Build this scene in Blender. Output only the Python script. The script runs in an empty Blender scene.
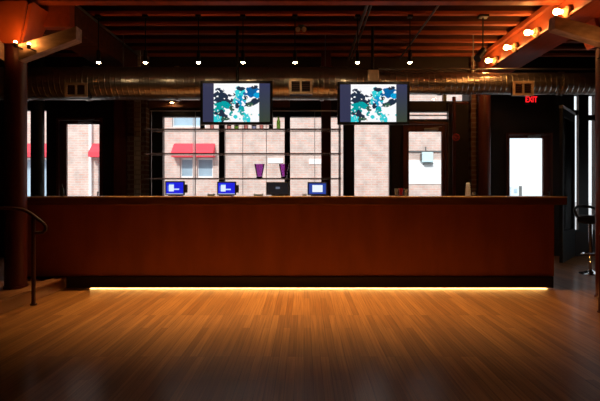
import bpy, bmesh, math, random
from mathutils import Vector, Matrix, noise
random.seed(7)
S = bpy.context.scene
COL = S.collection
PI = math.pi
# ------------------------------------------------------------ camera frame
F, U0, V0, EYE = 467.0, 304.0, 191.0, 1.17
def PX(u, Y): return (u - U0) / F * Y
def PZ(v, Y): return EYE + (V0 - v) / F * Y
cam = bpy.data.cameras.new('camera'); cam.sensor_width = 36; cam.lens = F / 600 * 36
cam.shift_x = -(U0 - 300) / 600; cam.shift_y = -(200.5 - V0) / 600
cam.clip_start = 0.05
co = bpy.data.objects.new('camera', cam); COL.objects.link(co)
co.location = (0, 0, EYE); co.rotation_euler = (PI / 2, 0, 0); S.camera = co
S.view_settings.view_transform = 'Standard'; S.view_settings.look = 'None'
S.view_settings.gamma = 1; S.view_settings.use_curve_mapping = False
S.view_settings.exposure = 0.0

# ------------------------------------------------------------ materials
def nt(name):
    m = bpy.data.materials.new(name); m.use_nodes = True
    t = m.node_tree; b = t.nodes.get('Principled BSDF'); return m, t, b
def N(t, kind, **kw):
    n = t.nodes.new(kind)
    for k, v in kw.items(): setattr(n, k, v)
    return n
def mat(name, col, rough=.5, metal=0, var=.25, scale=6, stretch=(1, 1, 1), bump=0., spec=.5, coat=0.):
    m, t, b = nt(name)
    tc = N(t, 'ShaderNodeTexCoord'); mp = N(t, 'ShaderNodeMapping'); mp.inputs['Scale'].default_value = stretch
    no = N(t, 'ShaderNodeTexNoise'); no.inputs['Scale'].default_value = scale; no.inputs['Detail'].default_value = 4
    t.links.new(tc.outputs['Object'], mp.inputs['Vector']); t.links.new(mp.outputs['Vector'], no.inputs['Vector'])
    r = N(t, 'ShaderNodeValToRGB')
    r.color_ramp.elements[0].position = .3; r.color_ramp.elements[1].position = .7
    r.color_ramp.elements[0].color = [c * (1 - var) for c in col] + [1]
    r.color_ramp.elements[1].color = [min(1, c * (1 + var)) for c in col] + [1]
    t.links.new(no.outputs['Fac'], r.inputs['Fac']); t.links.new(r.outputs['Color'], b.inputs['Base Color'])
    b.inputs['Roughness'].default_value = rough; b.inputs['Metallic'].default_value = metal
    b.inputs['Specular IOR Level'].default_value = spec
    b.inputs['Coat Weight'].default_value = coat
    if bump:
        bp = N(t, 'ShaderNodeBump'); bp.inputs['Strength'].default_value = bump; bp.inputs['Distance'].default_value = .01
        t.links.new(no.outputs['Fac'], bp.inputs['Height']); t.links.new(bp.outputs['Normal'], b.inputs['Normal'])
    return m
def emit(name, col, s):
    m, t, b = nt(name)
    b.inputs['Base Color'].default_value = (*col, 1); b.inputs['Emission Color'].default_value = (*col, 1)
    b.inputs['Emission Strength'].default_value = s; return m
def brick(name, c1, c2, mortar, bw=.22, rh=.075, axes='XZ', ms=.012, rough=.85, blotch=1.3, bmix=.35):
    m, t, b = nt(name)
    tc = N(t, 'ShaderNodeTexCoord'); sp = N(t, 'ShaderNodeSeparateXYZ'); cb = N(t, 'ShaderNodeCombineXYZ')
    t.links.new(tc.outputs['Object'], sp.inputs[0])
    t.links.new(sp.outputs[axes[0]], cb.inputs[0]); t.links.new(sp.outputs[axes[1]], cb.inputs[1])
    k = N(t, 'ShaderNodeTexBrick'); k.inputs['Scale'].default_value = 1
    k.inputs['Brick Width'].default_value = bw; k.inputs['Row Height'].default_value = rh; k.inputs['Mortar Size'].default_value = ms
    k.inputs['Color1'].default_value = (*c1, 1); k.inputs['Color2'].default_value = (*c2, 1); k.inputs['Mortar'].default_value = (*mortar, 1)
    t.links.new(cb.outputs[0], k.inputs['Vector'])
    no = N(t, 'ShaderNodeTexNoise'); no.inputs['Scale'].default_value = blotch; no.inputs['Detail'].default_value = 6
    t.links.new(tc.outputs['Object'], no.inputs['Vector'])
    mx = N(t, 'ShaderNodeMixRGB', blend_type='MULTIPLY'); mx.inputs[0].default_value = bmix
    t.links.new(k.outputs['Color'], mx.inputs[1]); t.links.new(no.outputs['Fac'], mx.inputs[2])
    t.links.new(mx.outputs[0], b.inputs['Base Color'])
    bp = N(t, 'ShaderNodeBump'); bp.inputs['Strength'].default_value = .4; bp.inputs['Distance'].default_value = .01
    bp.invert = True
    t.links.new(k.outputs['Fac'], bp.inputs['Height']); t.links.new(bp.outputs['Normal'], b.inputs['Normal'])
    b.inputs['Roughness'].default_value = rough
    return m
def planks(name, base, dark, light, width=.057, length=1.1, rough=.4, along='Y', coat=0):
    m, t, b = nt(name)
    tc = N(t, 'ShaderNodeTexCoord'); sp = N(t, 'ShaderNodeSeparateXYZ'); cb = N(t, 'ShaderNodeCombineXYZ')
    t.links.new(tc.outputs['Object'], sp.inputs[0])
    a, c = ('Y', 'X') if along == 'Y' else ('X', 'Y')
    t.links.new(sp.outputs[a], cb.inputs[0]); t.links.new(sp.outputs[c], cb.inputs[1])
    def bk(c1, c2, mo):
        k = N(t, 'ShaderNodeTexBrick'); k.inputs['Scale'].default_value = 1
        k.offset = .37; k.offset_frequency = 3; k.squash = 1
        k.inputs['Brick Width'].default_value = length; k.inputs['Row Height'].default_value = width
        k.inputs['Mortar Size'].default_value = .0011; k.inputs['Mortar Smooth'].default_value = .2
        k.inputs['Color1'].default_value = (*c1, 1); k.inputs['Color2'].default_value = (*c2, 1); k.inputs['Mortar'].default_value = (*mo, 1)
        t.links.new(cb.outputs[0], k.inputs['Vector']); return k
    k = bk(dark, light, [x * .35 for x in dark])
    # grain stretched along the boards
    mp = N(t, 'ShaderNodeMapping'); mp.inputs['Scale'].default_value = (1.2, 45, 1)
    t.links.new(cb.outputs[0], mp.inputs['Vector'])
    g = N(t, 'ShaderNodeTexNoise'); g.inputs['Scale'].default_value = 1.5; g.inputs['Detail'].default_value = 6
    t.links.new(mp.outputs[0], g.inputs['Vector'])
    w = N(t, 'ShaderNodeTexNoise'); w.inputs['Scale'].default_value = .9; w.inputs['Detail'].default_value = 3
    t.links.new(tc.outputs['Object'], w.inputs['Vector'])
    r = N(t, 'ShaderNodeValToRGB'); r.color_ramp.elements[0].position = .3; r.color_ramp.elements[1].position = .72
    r.color_ramp.elements[0].color = (.42, .38, .36, 1); r.color_ramp.elements[1].color = (1.0, 1.0, 1.0, 1)
    t.links.new(g.outputs['Fac'], r.inputs['Fac'])
    m1 = N(t, 'ShaderNodeMixRGB', blend_type='MULTIPLY'); m1.inputs[0].default_value = .8
    t.links.new(k.outputs['Color'], m1.inputs[1]); t.links.new(r.outputs['Color'], m1.inputs[2])
    t.links.new(m1.outputs[0], b.inputs['Base Color'])
    rr = N(t, 'ShaderNodeMapRange'); rr.inputs['To Min'].default_value = rough - .08; rr.inputs['To Max'].default_value = rough + .12
    t.links.new(w.outputs['Fac'], rr.inputs['Value']); t.links.new(rr.outputs[0], b.inputs['Roughness'])
    bp = N(t, 'ShaderNodeBump'); bp.inputs['Strength'].default_value = .15; bp.inputs['Distance'].default_value = .003
    t.links.new(g.outputs['Fac'], bp.inputs['Height']); t.links.new(bp.outputs['Normal'], b.inputs['Normal'])
    b.inputs['Specular IOR Level'].default_value = .45; b.inputs['Coat Weight'].default_value = coat; b.inputs['Coat Roughness'].default_value = .2
    return m
def glass(name, tint=(1, 1, 1), refl=1.25, clear=.94, haze=0, body=(1, 1, 1)):
    m, t, b = nt(name); t.nodes.remove(b)
    out = t.nodes['Material Output']
    tr = N(t, 'ShaderNodeBsdfTransparent'); tr.inputs[0].default_value = (*[c * clear for c in tint], 1)
    gl = N(t, 'ShaderNodeBsdfGlossy'); gl.inputs['Roughness'].default_value = .03
    lw = N(t, 'ShaderNodeFresnel'); lw.inputs['IOR'].default_value = refl
    mx = N(t, 'ShaderNodeMixShader')
    base = tr
    if haze:
        tl = N(t, 'ShaderNodeBsdfDiffuse'); tl.inputs[0].default_value = (*body, 1); base = N(t, 'ShaderNodeMixShader'); base.inputs[0].default_value = haze
        t.links.new(tr.outputs[0], base.inputs[1]); t.links.new(tl.outputs[0], base.inputs[2])
    t.links.new(lw.outputs[0], mx.inputs[0]); t.links.new(base.outputs[0], mx.inputs[1]); t.links.new(gl.outputs[0], mx.inputs[2])
    t.links.new(mx.outputs[0], out.inputs[0]); return m
def paper(name, col):
    m, t, b = nt(name); t.nodes.remove(b); out = t.nodes['Material Output']
    a = N(t, 'ShaderNodeBsdfTranslucent'); d = N(t, 'ShaderNodeBsdfDiffuse'); mx = N(t, 'ShaderNodeMixShader'); mx.inputs[0].default_value = .5
    no = N(t, 'ShaderNodeTexNoise'); no.inputs['Scale'].default_value = 9; r = N(t, 'ShaderNodeValToRGB')
    r.color_ramp.elements[0].color = [c * .9 for c in col] + [1]; r.color_ramp.elements[1].color = (*col, 1)
    t.links.new(no.outputs['Fac'], r.inputs['Fac'])
    t.links.new(r.outputs['Color'], a.inputs[0]); t.links.new(r.outputs['Color'], d.inputs[0])
    t.links.new(a.outputs[0], mx.inputs[1]); t.links.new(d.outputs[0], mx.inputs[2]); t.links.new(mx.outputs[0], out.inputs[0]); return m
def hazy(name, col, f):
    m, t, b = nt(name); t.nodes.remove(b); out = t.nodes['Material Output']
    a = N(t, 'ShaderNodeBsdfTranslucent'); d = N(t, 'ShaderNodeBsdfTransparent'); mx = N(t, 'ShaderNodeMixShader'); mx.inputs[0].default_value = f
    a.inputs[0].default_value = (*col, 1); d.inputs[0].default_value = (1, 1, 1, 1)
    t.links.new(d.outputs[0], mx.inputs[1]); t.links.new(a.outputs[0], mx.inputs[2]); t.links.new(mx.outputs[0], out.inputs[0]); return m
def duct_mat():
    m, t, b = nt('spiral galvanised steel')
    tc = N(t, 'ShaderNodeTexCoord'); sp = N(t, 'ShaderNodeSeparateXYZ'); t.links.new(tc.outputs['Object'], sp.inputs[0])
    w = N(t, 'ShaderNodeTexWave', wave_type='BANDS', bands_direction='X', wave_profile='SIN')
    w.inputs['Scale'].default_value = 4.2; w.inputs['Distortion'].default_value = .4
    t.links.new(tc.outputs['Object'], w.inputs['Vector'])
    r = N(t, 'ShaderNodeValToRGB'); r.color_ramp.elements[0].position = .8; r.color_ramp.elements[1].position = .98
    r.color_ramp.elements[0].color = (0, 0, 0, 1); r.color_ramp.elements[1].color = (1, 1, 1, 1)
    t.links.new(w.outputs['Fac'], r.inputs['Fac'])
    bp = N(t, 'ShaderNodeBump'); bp.inputs['Strength'].default_value = .5; bp.inputs['Distance'].default_value = .008
    t.links.new(r.outputs['Color'], bp.inputs['Height']); t.links.new(bp.outputs['Normal'], b.inputs['Normal'])
    no = N(t, 'ShaderNodeTexNoise'); no.inputs['Scale'].default_value = 5; t.links.new(tc.outputs['Object'], no.inputs['Vector'])
    cr = N(t, 'ShaderNodeValToRGB'); cr.color_ramp.elements[0].color = (.36, .33, .3, 1); cr.color_ramp.elements[1].color = (.62, .58, .52, 1)
    t.links.new(no.outputs['Fac'], cr.inputs['Fac']); t.links.new(cr.outputs['Color'], b.inputs['Base Color'])
    b.inputs['Metallic'].default_value = .9; b.inputs['Roughness'].default_value = .30; return m
def attr_screen(name, s):
    m, t, b = nt(name)
    a = N(t, 'ShaderNodeAttribute', attribute_name='picture')
    t.links.new(a.outputs['Color'], b.inputs['Emission Color']); b.inputs['Emission Strength'].default_value = s
    b.inputs['Base Color'].default_value = (.01, .01, .01, 1); b.inputs['Roughness'].default_value = .25; return m

M = dict(
    postgreen=mat('black green post paint', (.035, .04, .03), .3, .2, .2, 4),
    boxblue=mat('pale blue wall box', (.60, .80, .86), .6, 0, .06, 5),
    shelfedge=hazy('smoky glass shelf edge', (.55, .42, .36), .72),
    floor=planks('oak strip floor', None, (.32, .122, .028), (.56, .245, .066), width=.058, rough=.40, coat=.4),
    platform=planks('platform boards', None, (.24, .09, .035), (.36, .15, .06), rough=.42),
    deck=planks('ceiling deck boards', None, (.10, .04, .022), (.16, .065, .035), width=.14, length=3, rough=.8),
    joist=mat('red brown joist wood', (.42, .10, .035), .75, 0, .3, 5, (.4, 3, 3), .2),
    timbershade=mat('shade darkened timber', (.085, .024, .010), .8, 0, .3, 6, (.5, 3, 3), .1),  # timber brown darkened to hold shade, for joist faces and left beam
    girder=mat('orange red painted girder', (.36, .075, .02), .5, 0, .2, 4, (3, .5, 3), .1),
    timber=mat('pale brown timber', (.42, .34, .28), .75, 0, .3, 7, (1, 3, 3), .25),
    maroon=mat('maroon painted steel', (.075, .010, .006), .42, 0, .2, 5),
    railpaint=mat('dull dark maroon rail paint', (.045, .008, .006), .65, 0, .2, 6),
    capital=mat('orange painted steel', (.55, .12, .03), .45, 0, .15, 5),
    barpanel=mat('dark red brown bar panel', (.30, .090, .025), .5, 0, .14, 3, (2, 2, .6)),
    bartop=mat('brown wood counter', (.16, .07, .03), .35, 0, .3, 6, (.5, 4, 4), .05),
    kick=mat('near black kick board', (.010, .005, .004), .6, 0, .2, 5),
    walldark=mat('black brown wall paint', (.020, .012, .010), .7, 0, .25, 3),
    roomwall=mat('dark plaster', (.10, .035, .022), .8, 0, .25, 2),
    doorwood=mat('red brown door wood', (.15, .038, .022), .45, 0, .25, 5, (4, 4, .6)),
    frame=mat('black window metal', (.016, .018, .020), .4, .3, .2, 8),
    alu=mat('brushed aluminium', (.45, .46, .47), .35, .9, .1, 12, (1, 1, 8)),
    greymetal=mat('grey steel', (.22, .23, .23), .4, .8, .15, 10),
    brickin=brick('interior brown brick', (.23, .11, .075), (.17, .075, .05), (.30, .24, .2), axes='XZ'),
    brickdaylit=brick('brick with painted daylight', (.75, .70, .64), (.62, .56, .50), (.5, .45, .4), axes='XZ'),  # pier brick paled to carry the daylight on its edge
    brickout=brick('pale pink street brick', (.95, .58, .49), (.86, .66, .60), (.88, .76, .70), axes='XZ', bw=.23, rh=.078, ms=.014, blotch=3.2, bmix=.6),
    black=mat('black plastic', (.012, .012, .014), .35, 0, .2, 20),
    blackmetal=mat('black powder coat', (.014, .013, .012), .45, .4, .2, 10),
    leather=mat('black vinyl seat', (.012, .011, .012), .4, 0, .3, 30, (1, 1, 1), .1),
    chrome=mat('chrome', (.75, .76, .78), .12, 1, .05, 5),
    grille=mat('bronze grille metal', (.78, .58, .40), .4, .5, .2, 8),
    ceramic=mat('cream ceramic socket', (.75, .58, .35), .4, 0, .1, 10),
    darkbase=mat('dark bulb plate', (.10, .03, .02), .5, .3, .2, 10),
    edgewood=mat('pale counter edge', (.55, .40, .26), .4, 0, .25, 6, (.4, 4, 4)),
    haze=hazy('sunlit mullion haze', (.95, .95, .95), .35),  # pale see-through mix, painted sunlight for a window mullion
    cup=paper('thin white cup paper', (.9, .92, .97)),
    white=mat('white paper', (.8, .8, .82), .7, 0, .06, 15),
    grey=mat('grey plastic', (.10, .15, .22), .5, 0, .1, 15),
    redpaint=mat('red enamel', (.55, .03, .03), .35, 0, .1, 8),
    awning=mat('red awning canvas', (.80, .06, .09), .8, 0, .08, 4),
    asphalt=mat('pale asphalt', (.45, .45, .46), .9, 0, .15, 6),
    stone=mat('white stone', (.93, .95, .98), .8, 0, .05, 3),
    greyblue=mat('grey far wall', (.62, .72, .78), .8, 0, .08, 2),
    glass=glass('clear glass'),
    outpane=mat('blue grey street pane', (.36, .50, .62), .3, 0, .2, 1.5, (1, 1, .4)),
    purple=glass('purple glass', (.82, .54, .89), clear=.99, haze=.12, body=(.8, .2, .95)),
    clearware=glass('tumbler glass', (.92, .92, .92), refl=1.5, clear=.95, haze=.1, body=(.9, .9, .9)),
    redglass=glass('red glass', (.75, .3, .3), clear=.95, haze=.25, body=(.6, .04, .05)),
    bmaroon=glass('maroon bottle glass', (.80, .52, .50), refl=1.4, clear=.95),
    bnavy=glass('navy bottle glass', (.58, .62, .78), refl=1.4, clear=.95),
    bgreen=glass('green bottle glass', (.40, .58, .22), clear=.9),
    bdark=mat('black bottle glass', (.02, .022, .015), .12, 0, .1, 10),
    blabel=mat('cream bottle label', (.7, .62, .45), .7, 0, .1, 10),
    duct=duct_mat(),
    bulb=emit('warm bulb glow', (1, .44, .12), 115),
    uplight=emit('uplight glow', (1, .34, .07), 220),
    spot=emit('white spot lens', (1, .70, .36), 80),
    strip=emit('amber light strip', (1, .50, .13), 50),
    puck=emit('warm puck lens', (1, .55, .22), 40),
    headerwood=mat('brown header wood', (.22, .09, .045), .5, 0, .25, 5, (.5, 3, 3)),
    exitred=emit('red exit letters', (1, .015, .02), 1.6),
    tv=attr_screen('television picture', 1.0),
    pos=attr_screen('till display', 1.0),
)
jt = M['joist'].node_tree; jb = jt.nodes['Principled BSDF']; src = jb.inputs['Base Color'].links[0].from_socket
oi = N(jt, 'ShaderNodeObjectInfo'); mr = N(jt, 'ShaderNodeMapRange'); mr.inputs['To Min'].default_value = .6; mr.inputs['To Max'].default_value = 1.2
vm = N(jt, 'ShaderNodeVectorMath', operation='SCALE'); jt.links.new(oi.outputs['Random'], mr.inputs['Value'])
jt.links.new(src, vm.inputs[0]); jt.links.new(mr.outputs[0], vm.inputs['Scale']); jt.links.new(vm.outputs[0], jb.inputs['Base Color'])
# ------------------------------------------------------------ geometry helpers
class MB:
    def __init__(s): s.b = bmesh.new()
    def box(s, x0, x1, y0, y1, z0, z1, bev=0.):
        r = bmesh.ops.create_cube(s.b, size=1)
        bmesh.ops.scale(s.b, vec=(abs(x1 - x0), abs(y1 - y0), abs(z1 - z0)), verts=r['verts'])
        bmesh.ops.translate(s.b, vec=((x0 + x1) / 2, (y0 + y1) / 2, (z0 + z1) / 2), verts=r['verts'])
        if bev:
            ed = list({e for v in r['verts'] for e in v.link_edges})
            bmesh.ops.bevel(s.b, geom=ed, offset=bev, segments=2, profile=.5, affect='EDGES')
        return s
    def beam(s, p, q, w, h, up=(0, 0, 1)):
        p, q = Vector(p), Vector(q); d = (q - p); L = d.length; d.normalize()
        x = d; z = Vector(up) - d * d.dot(Vector(up))
        if z.length < 1e-4: z = Vector((0, 1, 0))
        z.normalize(); y = z.cross(x)
        r = bmesh.ops.create_cube(s.b, size=1)
        bmesh.ops.scale(s.b, vec=(L, w, h), verts=r['verts'])
        mt = Matrix((x, y, z)).transposed().to_4x4(); mt.translation = (p + q) / 2
        bmesh.ops.transform(s.b, matrix=mt, verts=r['verts']); return s
    def rod(s, p, q, r0, r1=None, seg=16):
        p, q = Vector(p), Vector(q); d = q - p
        r = bmesh.ops.create_cone(s.b, cap_ends=True, segments=seg, radius1=r0, radius2=r0 if r1 is None else r1, depth=d.length)
        mt = Vector((0, 0, 1)).rotation_difference(d.normalized()).to_matrix().to_4x4(); mt.translation = (p + q) / 2
        bmesh.ops.transform(s.b, matrix=mt, verts=r['verts']); return s
    def ball(s, c, r, sc=(1, 1, 1), seg=14):
        k = bmesh.ops.create_uvsphere(s.b, u_segments=seg, v_segments=seg // 2 + 2, radius=r)
        bmesh.ops.scale(s.b, vec=sc, verts=k['verts']); bmesh.ops.translate(s.b, vec=c, verts=k['verts']); return s
    def lathe(s, prof, c=(0, 0, 0), seg=20, axis='Z'):
        rings = []
        for (r, z) in prof:
            ring = []
            for i in range(seg):
                a = 2 * PI * i / seg
                if axis == 'Z': p = (c[0] + r * math.cos(a), c[1] + r * math.sin(a), c[2] + z)
                else: p = (c[0] + z, c[1] + r * math.cos(a), c[2] + r * math.sin(a))
                ring.append(s.b.verts.new(p))
            rings.append(ring)
        for A, B in zip(rings, rings[1:]):
            for i in range(seg):
                j = (i + 1) % seg; s.b.faces.new((A[i], A[j], B[j], B[i]))
        if prof[0][0] > 1e-5: s.b.faces.new(rings[0][::-1])
        if prof[-1][0] > 1e-5: s.b.faces.new(rings[-1])
        return s
    def tube(s, pts, r, seg=12):
        pts = [Vector(p) for p in pts]; rings = []
        up = Vector((0, 1, 0))
        for i, p in enumerate(pts):
            d = (pts[min(i + 1, len(pts) - 1)] - pts[max(i - 1, 0)]).normalized()
            n = up - d * up.dot(d)
            if n.length < 1e-3: n = Vector((1, 0, 0)) - d * d.x
            n.normalize(); m = d.cross(n)
            rings.append([s.b.verts.new(p + (n * math.cos(2 * PI * k / seg) + m * math.sin(2 * PI * k / seg)) * r) for k in range(seg)])
        for A, B in zip(rings, rings[1:]):
            for k in range(seg):
                j = (k + 1) % seg; s.b.faces.new((A[k], A[j], B[j], B[k]))
        s.b.faces.new(rings[0][::-1]); s.b.faces.new(rings[-1]); return s
    def hexa(s, bot, top):
        a = [s.b.verts.new(p) for p in bot]; c = [s.b.verts.new(p) for p in top]; n = len(a)
        s.b.faces.new(a[::-1]); s.b.faces.new(c)
        for i in range(n): s.b.faces.new((a[i], a[(i + 1) % n], c[(i + 1) % n], c[i]))
        return s
    def torus(s, c, R, r, axis='Z', seg=24):
        def pt(a):
            x, y = R * math.cos(a), R * math.sin(a)
            if axis == 'Z': return (c[0] + x, c[1] + y, c[2])
            return (c[0] + x, c[1], c[2] + y)
        rings = []
        for i in range(seg):
            a = 2 * PI * i / seg; p = Vector(pt(a)); o = (p - Vector(c)).normalized()
            n = Vector((0, 0, 1)) if axis == 'Z' else Vector((0, 1, 0))
            rings.append([s.b.verts.new(p + (o * math.cos(2 * PI * k / 8) + n * math.sin(2 * PI * k / 8)) * r) for k in range(8)])
        for i in range(seg):
            A, B = rings[i], rings[(i + 1) % seg]
            for k in range(8): s.b.faces.new((A[k], A[(k + 1) % 8], B[(k + 1) % 8], B[k]))
        return s
    def build(s, name, m, parent=None, smooth=False, loc=None):
        bmesh.ops.recalc_face_normals(s.b, faces=s.b.faces[:])
        o = bpy.data.objects.new(name, bpy.data.meshes.new(name))
        base = WL[parent.name] if parent else Vector(loc if loc else (0, 0, 0))
        bmesh.ops.translate(s.b, vec=-base, verts=s.b.verts[:])
        s.b.to_mesh(o.data); s.b.free()
        COL.objects.link(o); WL[o.name] = base.copy()
        o.data.materials.append(M[m] if isinstance(m, str) else m)
        if smooth:
            for p in o.data.polygons: p.use_smooth = True
            o.data.set_sharp_from_angle(angle=math.radians(38))
        if parent: o.parent = parent
        else: o.location = base
        return o
WL = {}
def tag(o, label=None, cat=None, group=None, kind=None):
    for k, v in (('label', label), ('category', cat), ('group', group), ('kind', kind)):
        if v: o[k] = v
    return o
def thing(name, label, cat, loc=(0, 0, 0), group=None, kind=None):
    o = bpy.data.objects.new(name, None); COL.objects.link(o); o.location = loc; o.empty_display_size = .1
    WL[o.name] = Vector(loc); return tag(o, label, cat, group, kind)
def copy_tree(o, loc, label=None, group=None):
    r = o.copy(); COL.objects.link(r); r.location = loc; WL[r.name] = Vector(loc)
    if label: r['label'] = label
    if group: r['group'] = group
    for ch in list(o.children):
        c = ch.copy(); COL.objects.link(c); c.parent = r
        for g in list(ch.children):
            d = g.copy(); COL.objects.link(d); d.parent = c
    return r
def wall_cells(xs_range, zs_range, openings, y0, y1):
    """one wall mesh of boxes with rectangular openings left free"""
    xs = sorted({xs_range[0], xs_range[1], *[o[0] for o in openings], *[o[1] for o in openings]})
    mb = MB()
    for a, b in zip(xs, xs[1:]):
        cut = sorted([(o[2], o[3]) for o in openings if o[0] <= a + 1e-6 and o[1] >= b - 1e-6])
        z = zs_range[0]
        for c0, c1 in cut:
            if c0 > z + 1e-4: mb.box(a, b, y0, y1, z, c0)
            z = max(z, c1)
        if z < zs_range[1] - 1e-4: mb.box(a, b, y0, y1, z, zs_range[1])
    return mb
def picture(name, w, h, nx, nz, fn, m, parent, origin, ry=0., rx=0.):
    """a flat display whose faces carry the colours of what it shows"""
    b = bmesh.new(); V = [[b.verts.new(((i / nx - .5) * w, 0, (j / nz - .5) * h)) for i in range(nx + 1)] for j in range(nz + 1)]
    for j in range(nz):
        for i in range(nx): b.faces.new((V[j][i], V[j][i + 1], V[j + 1][i + 1], V[j + 1][i]))
    bmesh.ops.recalc_face_normals(b, faces=b.faces[:])
    me = bpy.data.meshes.new(name); b.to_mesh(me); b.free()
    at = me.color_attributes.new('picture', 'FLOAT_COLOR', 'CORNER')
    for p in me.polygons:
        c = fn(p.center.x / w + .5, .5 - p.center.z / h)
        for li in p.loop_indices: at.data[li].color = (*c, 1)
    o = bpy.data.objects.new(name, me); COL.objects.link(o); me.materials.append(M[m])
    o.parent = parent; o.location = Vector(origin) - WL[parent.name]
    WL[o.name] = Vector(origin); return o

# ------------------------------------------------------------ the room shell
XL, XR, YB, YW, YR, ZC = -6.2, 6.4, -3.2, 7.5, 8.4, 3.62
PLX = -2.87
tag(MB().box(XL, XR, YB, YR + .2, -.1, 0).build('floor', 'floor'), 'orange brown strip wood floor running up to the bar', 'floor', kind='structure')
p = MB().box(XL, PLX, 1.5, 7.45, .002, .115)
o = p.build('floor_platform', 'platform'); tag(o, 'low raised wooden floor under the left column', 'platform', kind='structure')
MB().box(PLX - .12, PLX + .025, 1.5, 5.6, .1155, .14, .006).build('step_nosing', 'platform', o)
tag(MB().box(XL, XR, YB, YR + .2, ZC, ZC + .15).build('ceiling', 'deck'), 'dark board ceiling above the joists', 'ceiling', kind='structure')
tag(MB().box(XL - .2, XL, YB, YR + .2, 0, ZC).build('wall_left', 'roomwall'), 'dark left side wall of the room', 'wall', kind='structure')
tag(MB().box(XR, XR + .2, YB, 5.8, 0, ZC).box(XR, XR + .2, 8.0, YR + .2, 0, ZC).box(XR, XR + .2, 5.8, 8.0, 0, .3).box(XR, XR + .2, 5.8, 8.0, 1.5, ZC).build('wall_right', 'roomwall'), 'dark right side wall of the room', 'wall', kind='structure')
tag(MB().box(XL, XR, YB - .2, YB, 0, ZC).build('wall_front', 'roomwall'), 'dark wall behind the viewer', 'wall', kind='structure')
W = lambda u: PX(u, YW)
ZW = lambda v: PZ(v, YW)
R_ = lambda u: PX(u, YR)
ZR = lambda v: PZ(v, YR)
XE = W(491)
opens = [
    (W(18), W(48.5), .35, ZW(108)),       # window 1 behind the black post
    (W(57), W(103), 0, ZW(118)),        # door 1
    (W(150), W(287), .45, ZW(104)),     # window 2
    (W(287.6), W(346), .45, ZW(104)),     # window 3
    (W(352), W(392), .45, ZW(104)),     # window 4
    (W(403), W(448), 0, ZW(122)),       # door 2
    (W(408), W(449), ZW(119), ZW(111.5)),
    (W(408), W(471), ZW(101), ZW(90)),
]
tag(wall_cells((XL, XE), (0, ZC), opens, YW, YW + .12).build('wall_back', 'walldark'), 'black brown window wall behind the bar', 'wall', kind='structure')
opensR = [(5.5, 6.25, .3, 2.75), (R_(506), R_(552), 0, ZR(133)), (R_(573), R_(597), .43, ZR(95))]
tag(wall_cells((XE + .001, XR), (0, ZC), opensR, YR, YR + .12).build('wall_back_recess', 'walldark'), 'black recessed wall around the right door', 'wall', kind='structure')
tag(MB().box(XE - .12, XE, YW + .121, YR + .12, 0, ZC).build('wall_return', 'walldark'), 'short dark return wall beside the right door', 'wall', kind='structure')
# brick pier between the left door and the shelf window
tag(MB().box(W(131), W(149.5), YW - .16, YW - .001, 0, ZC).build('wall_pier', 'brickin'), 'brown brick pier left of the bottle shelves', 'wall', kind='structure')
tag(MB().box(W(468.5), W(477), YW - .12, YW - .001, 0, ZC).build('wall_brick_strip', 'brickin'), 'narrow brick strip right of the middle door', 'wall', kind='structure')
tag(MB().box(W(138.2), W(144.3), YW - .185, YW - .161, 0, ZC).build('wall_pier_daylight', 'brickdaylit'), 'strip of the brick pier painted paler as daylight, left of the shelves', 'wall', kind='structure')  # paler brick colour stands in for daylight falling on the pier
tag(MB().box(W(117), W(129.5), YW - .14, YW - .001, 0, ZC, .01).build('trim_1', 'doorwood'), 'red brown wooden trim beside the brick pier', 'trim', kind='structure')
tag(MB().box(W(447.5), W(451), YW - .05, YW - .001, 0, ZW(104), .006).build('trim_2', 'greymetal'), 'grey vertical trim right of the middle door', 'trim', kind='structure')

Y = YW - .001
tag(MB().box(W(150), W(290), Y - .10, Y, ZW(108.5), ZW(97), .006).build('trim_3', 'headerwood'), 'brown wooden header above the shelf windows', 'trim', kind='structure')
def puck(u):
    x, z = PX(u, YW - .19), PZ(102.5, YW - .19)
    t = thing('header_spotlight', 'small warm lamp on the wooden header left of the televisions', 'lamp', (x, YW - .19, z))
    MB().rod((x, YW - .19, z), (x, YW - .19, z + .02), .035).rod((x, YW - .19, z + .012), (x, YW - .102, z + .012), .008).build('housing', 'blackmetal', t, True)
    MB().rod((x, YW - .19, z - .004), (x, YW - .19, z - .0005), .028).build('lens', 'puck', t, True)
puck(172)
def window(n, u0, u1, v0, zb, mull, label, bars=()):
    t = thing('window_%d' % n, label, 'window', ((W(u0) + W(u1)) / 2, YW + .06, zb), kind='structure')
    zt = ZW(v0); f = MB(); a, b = W(u0), W(u1); y0, y1 = YW + .01, YW + .09; e = .04
    f.box(a, a + e, y0, y1, zb, zt).box(b - e, b, y0, y1, zb, zt).box(a + e, b - e, y0, y1, zb, zb + e).box(a + e, b - e, y0, y1, zt - e, zt)
    f.build('window_frame', 'frame', t)
    for (m0, m1) in mull:
        MB().box(W(m0), W(m1), y0 - .03, y1, zb + e, zt - e).build('mullion', 'frame', t)
    for (b0, b1) in bars:
        MB().box(a + e, b - e, y0 - .02, y1 - .005, ZW(b1), ZW(b0)).build('transom_bar', 'frame', t)
    MB().box(a + e, b - e, YW + .05, YW + .056, zb + e, zt - e).build('pane', 'glass', t)
    return t
window(1, 18, 48.5, 108, .35, [], 'narrow window half hidden by the left black post')
window(2, 150, 287, 104, .45, [(152.4, 163), (219, 224.6)], 'wide window behind the left half of the bottle shelves', [(104, 117)])
MB().box(W(192.2), W(195.4), YW + .03, YW + .045, .5, ZW(117)).build('sunlit_mullion_strip', 'haze', bpy.data.objects['window_2'])  # pale strip stands in for a mullion lit from outside
window(3, 287.6, 346, 104, .45, [(339.4, 340.6)], 'window behind the right end of the bottle shelves', [(104, 117)])
window(4, 352, 392, 104, .45, [], 'tall window below the right television', [(104, 117)])
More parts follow.
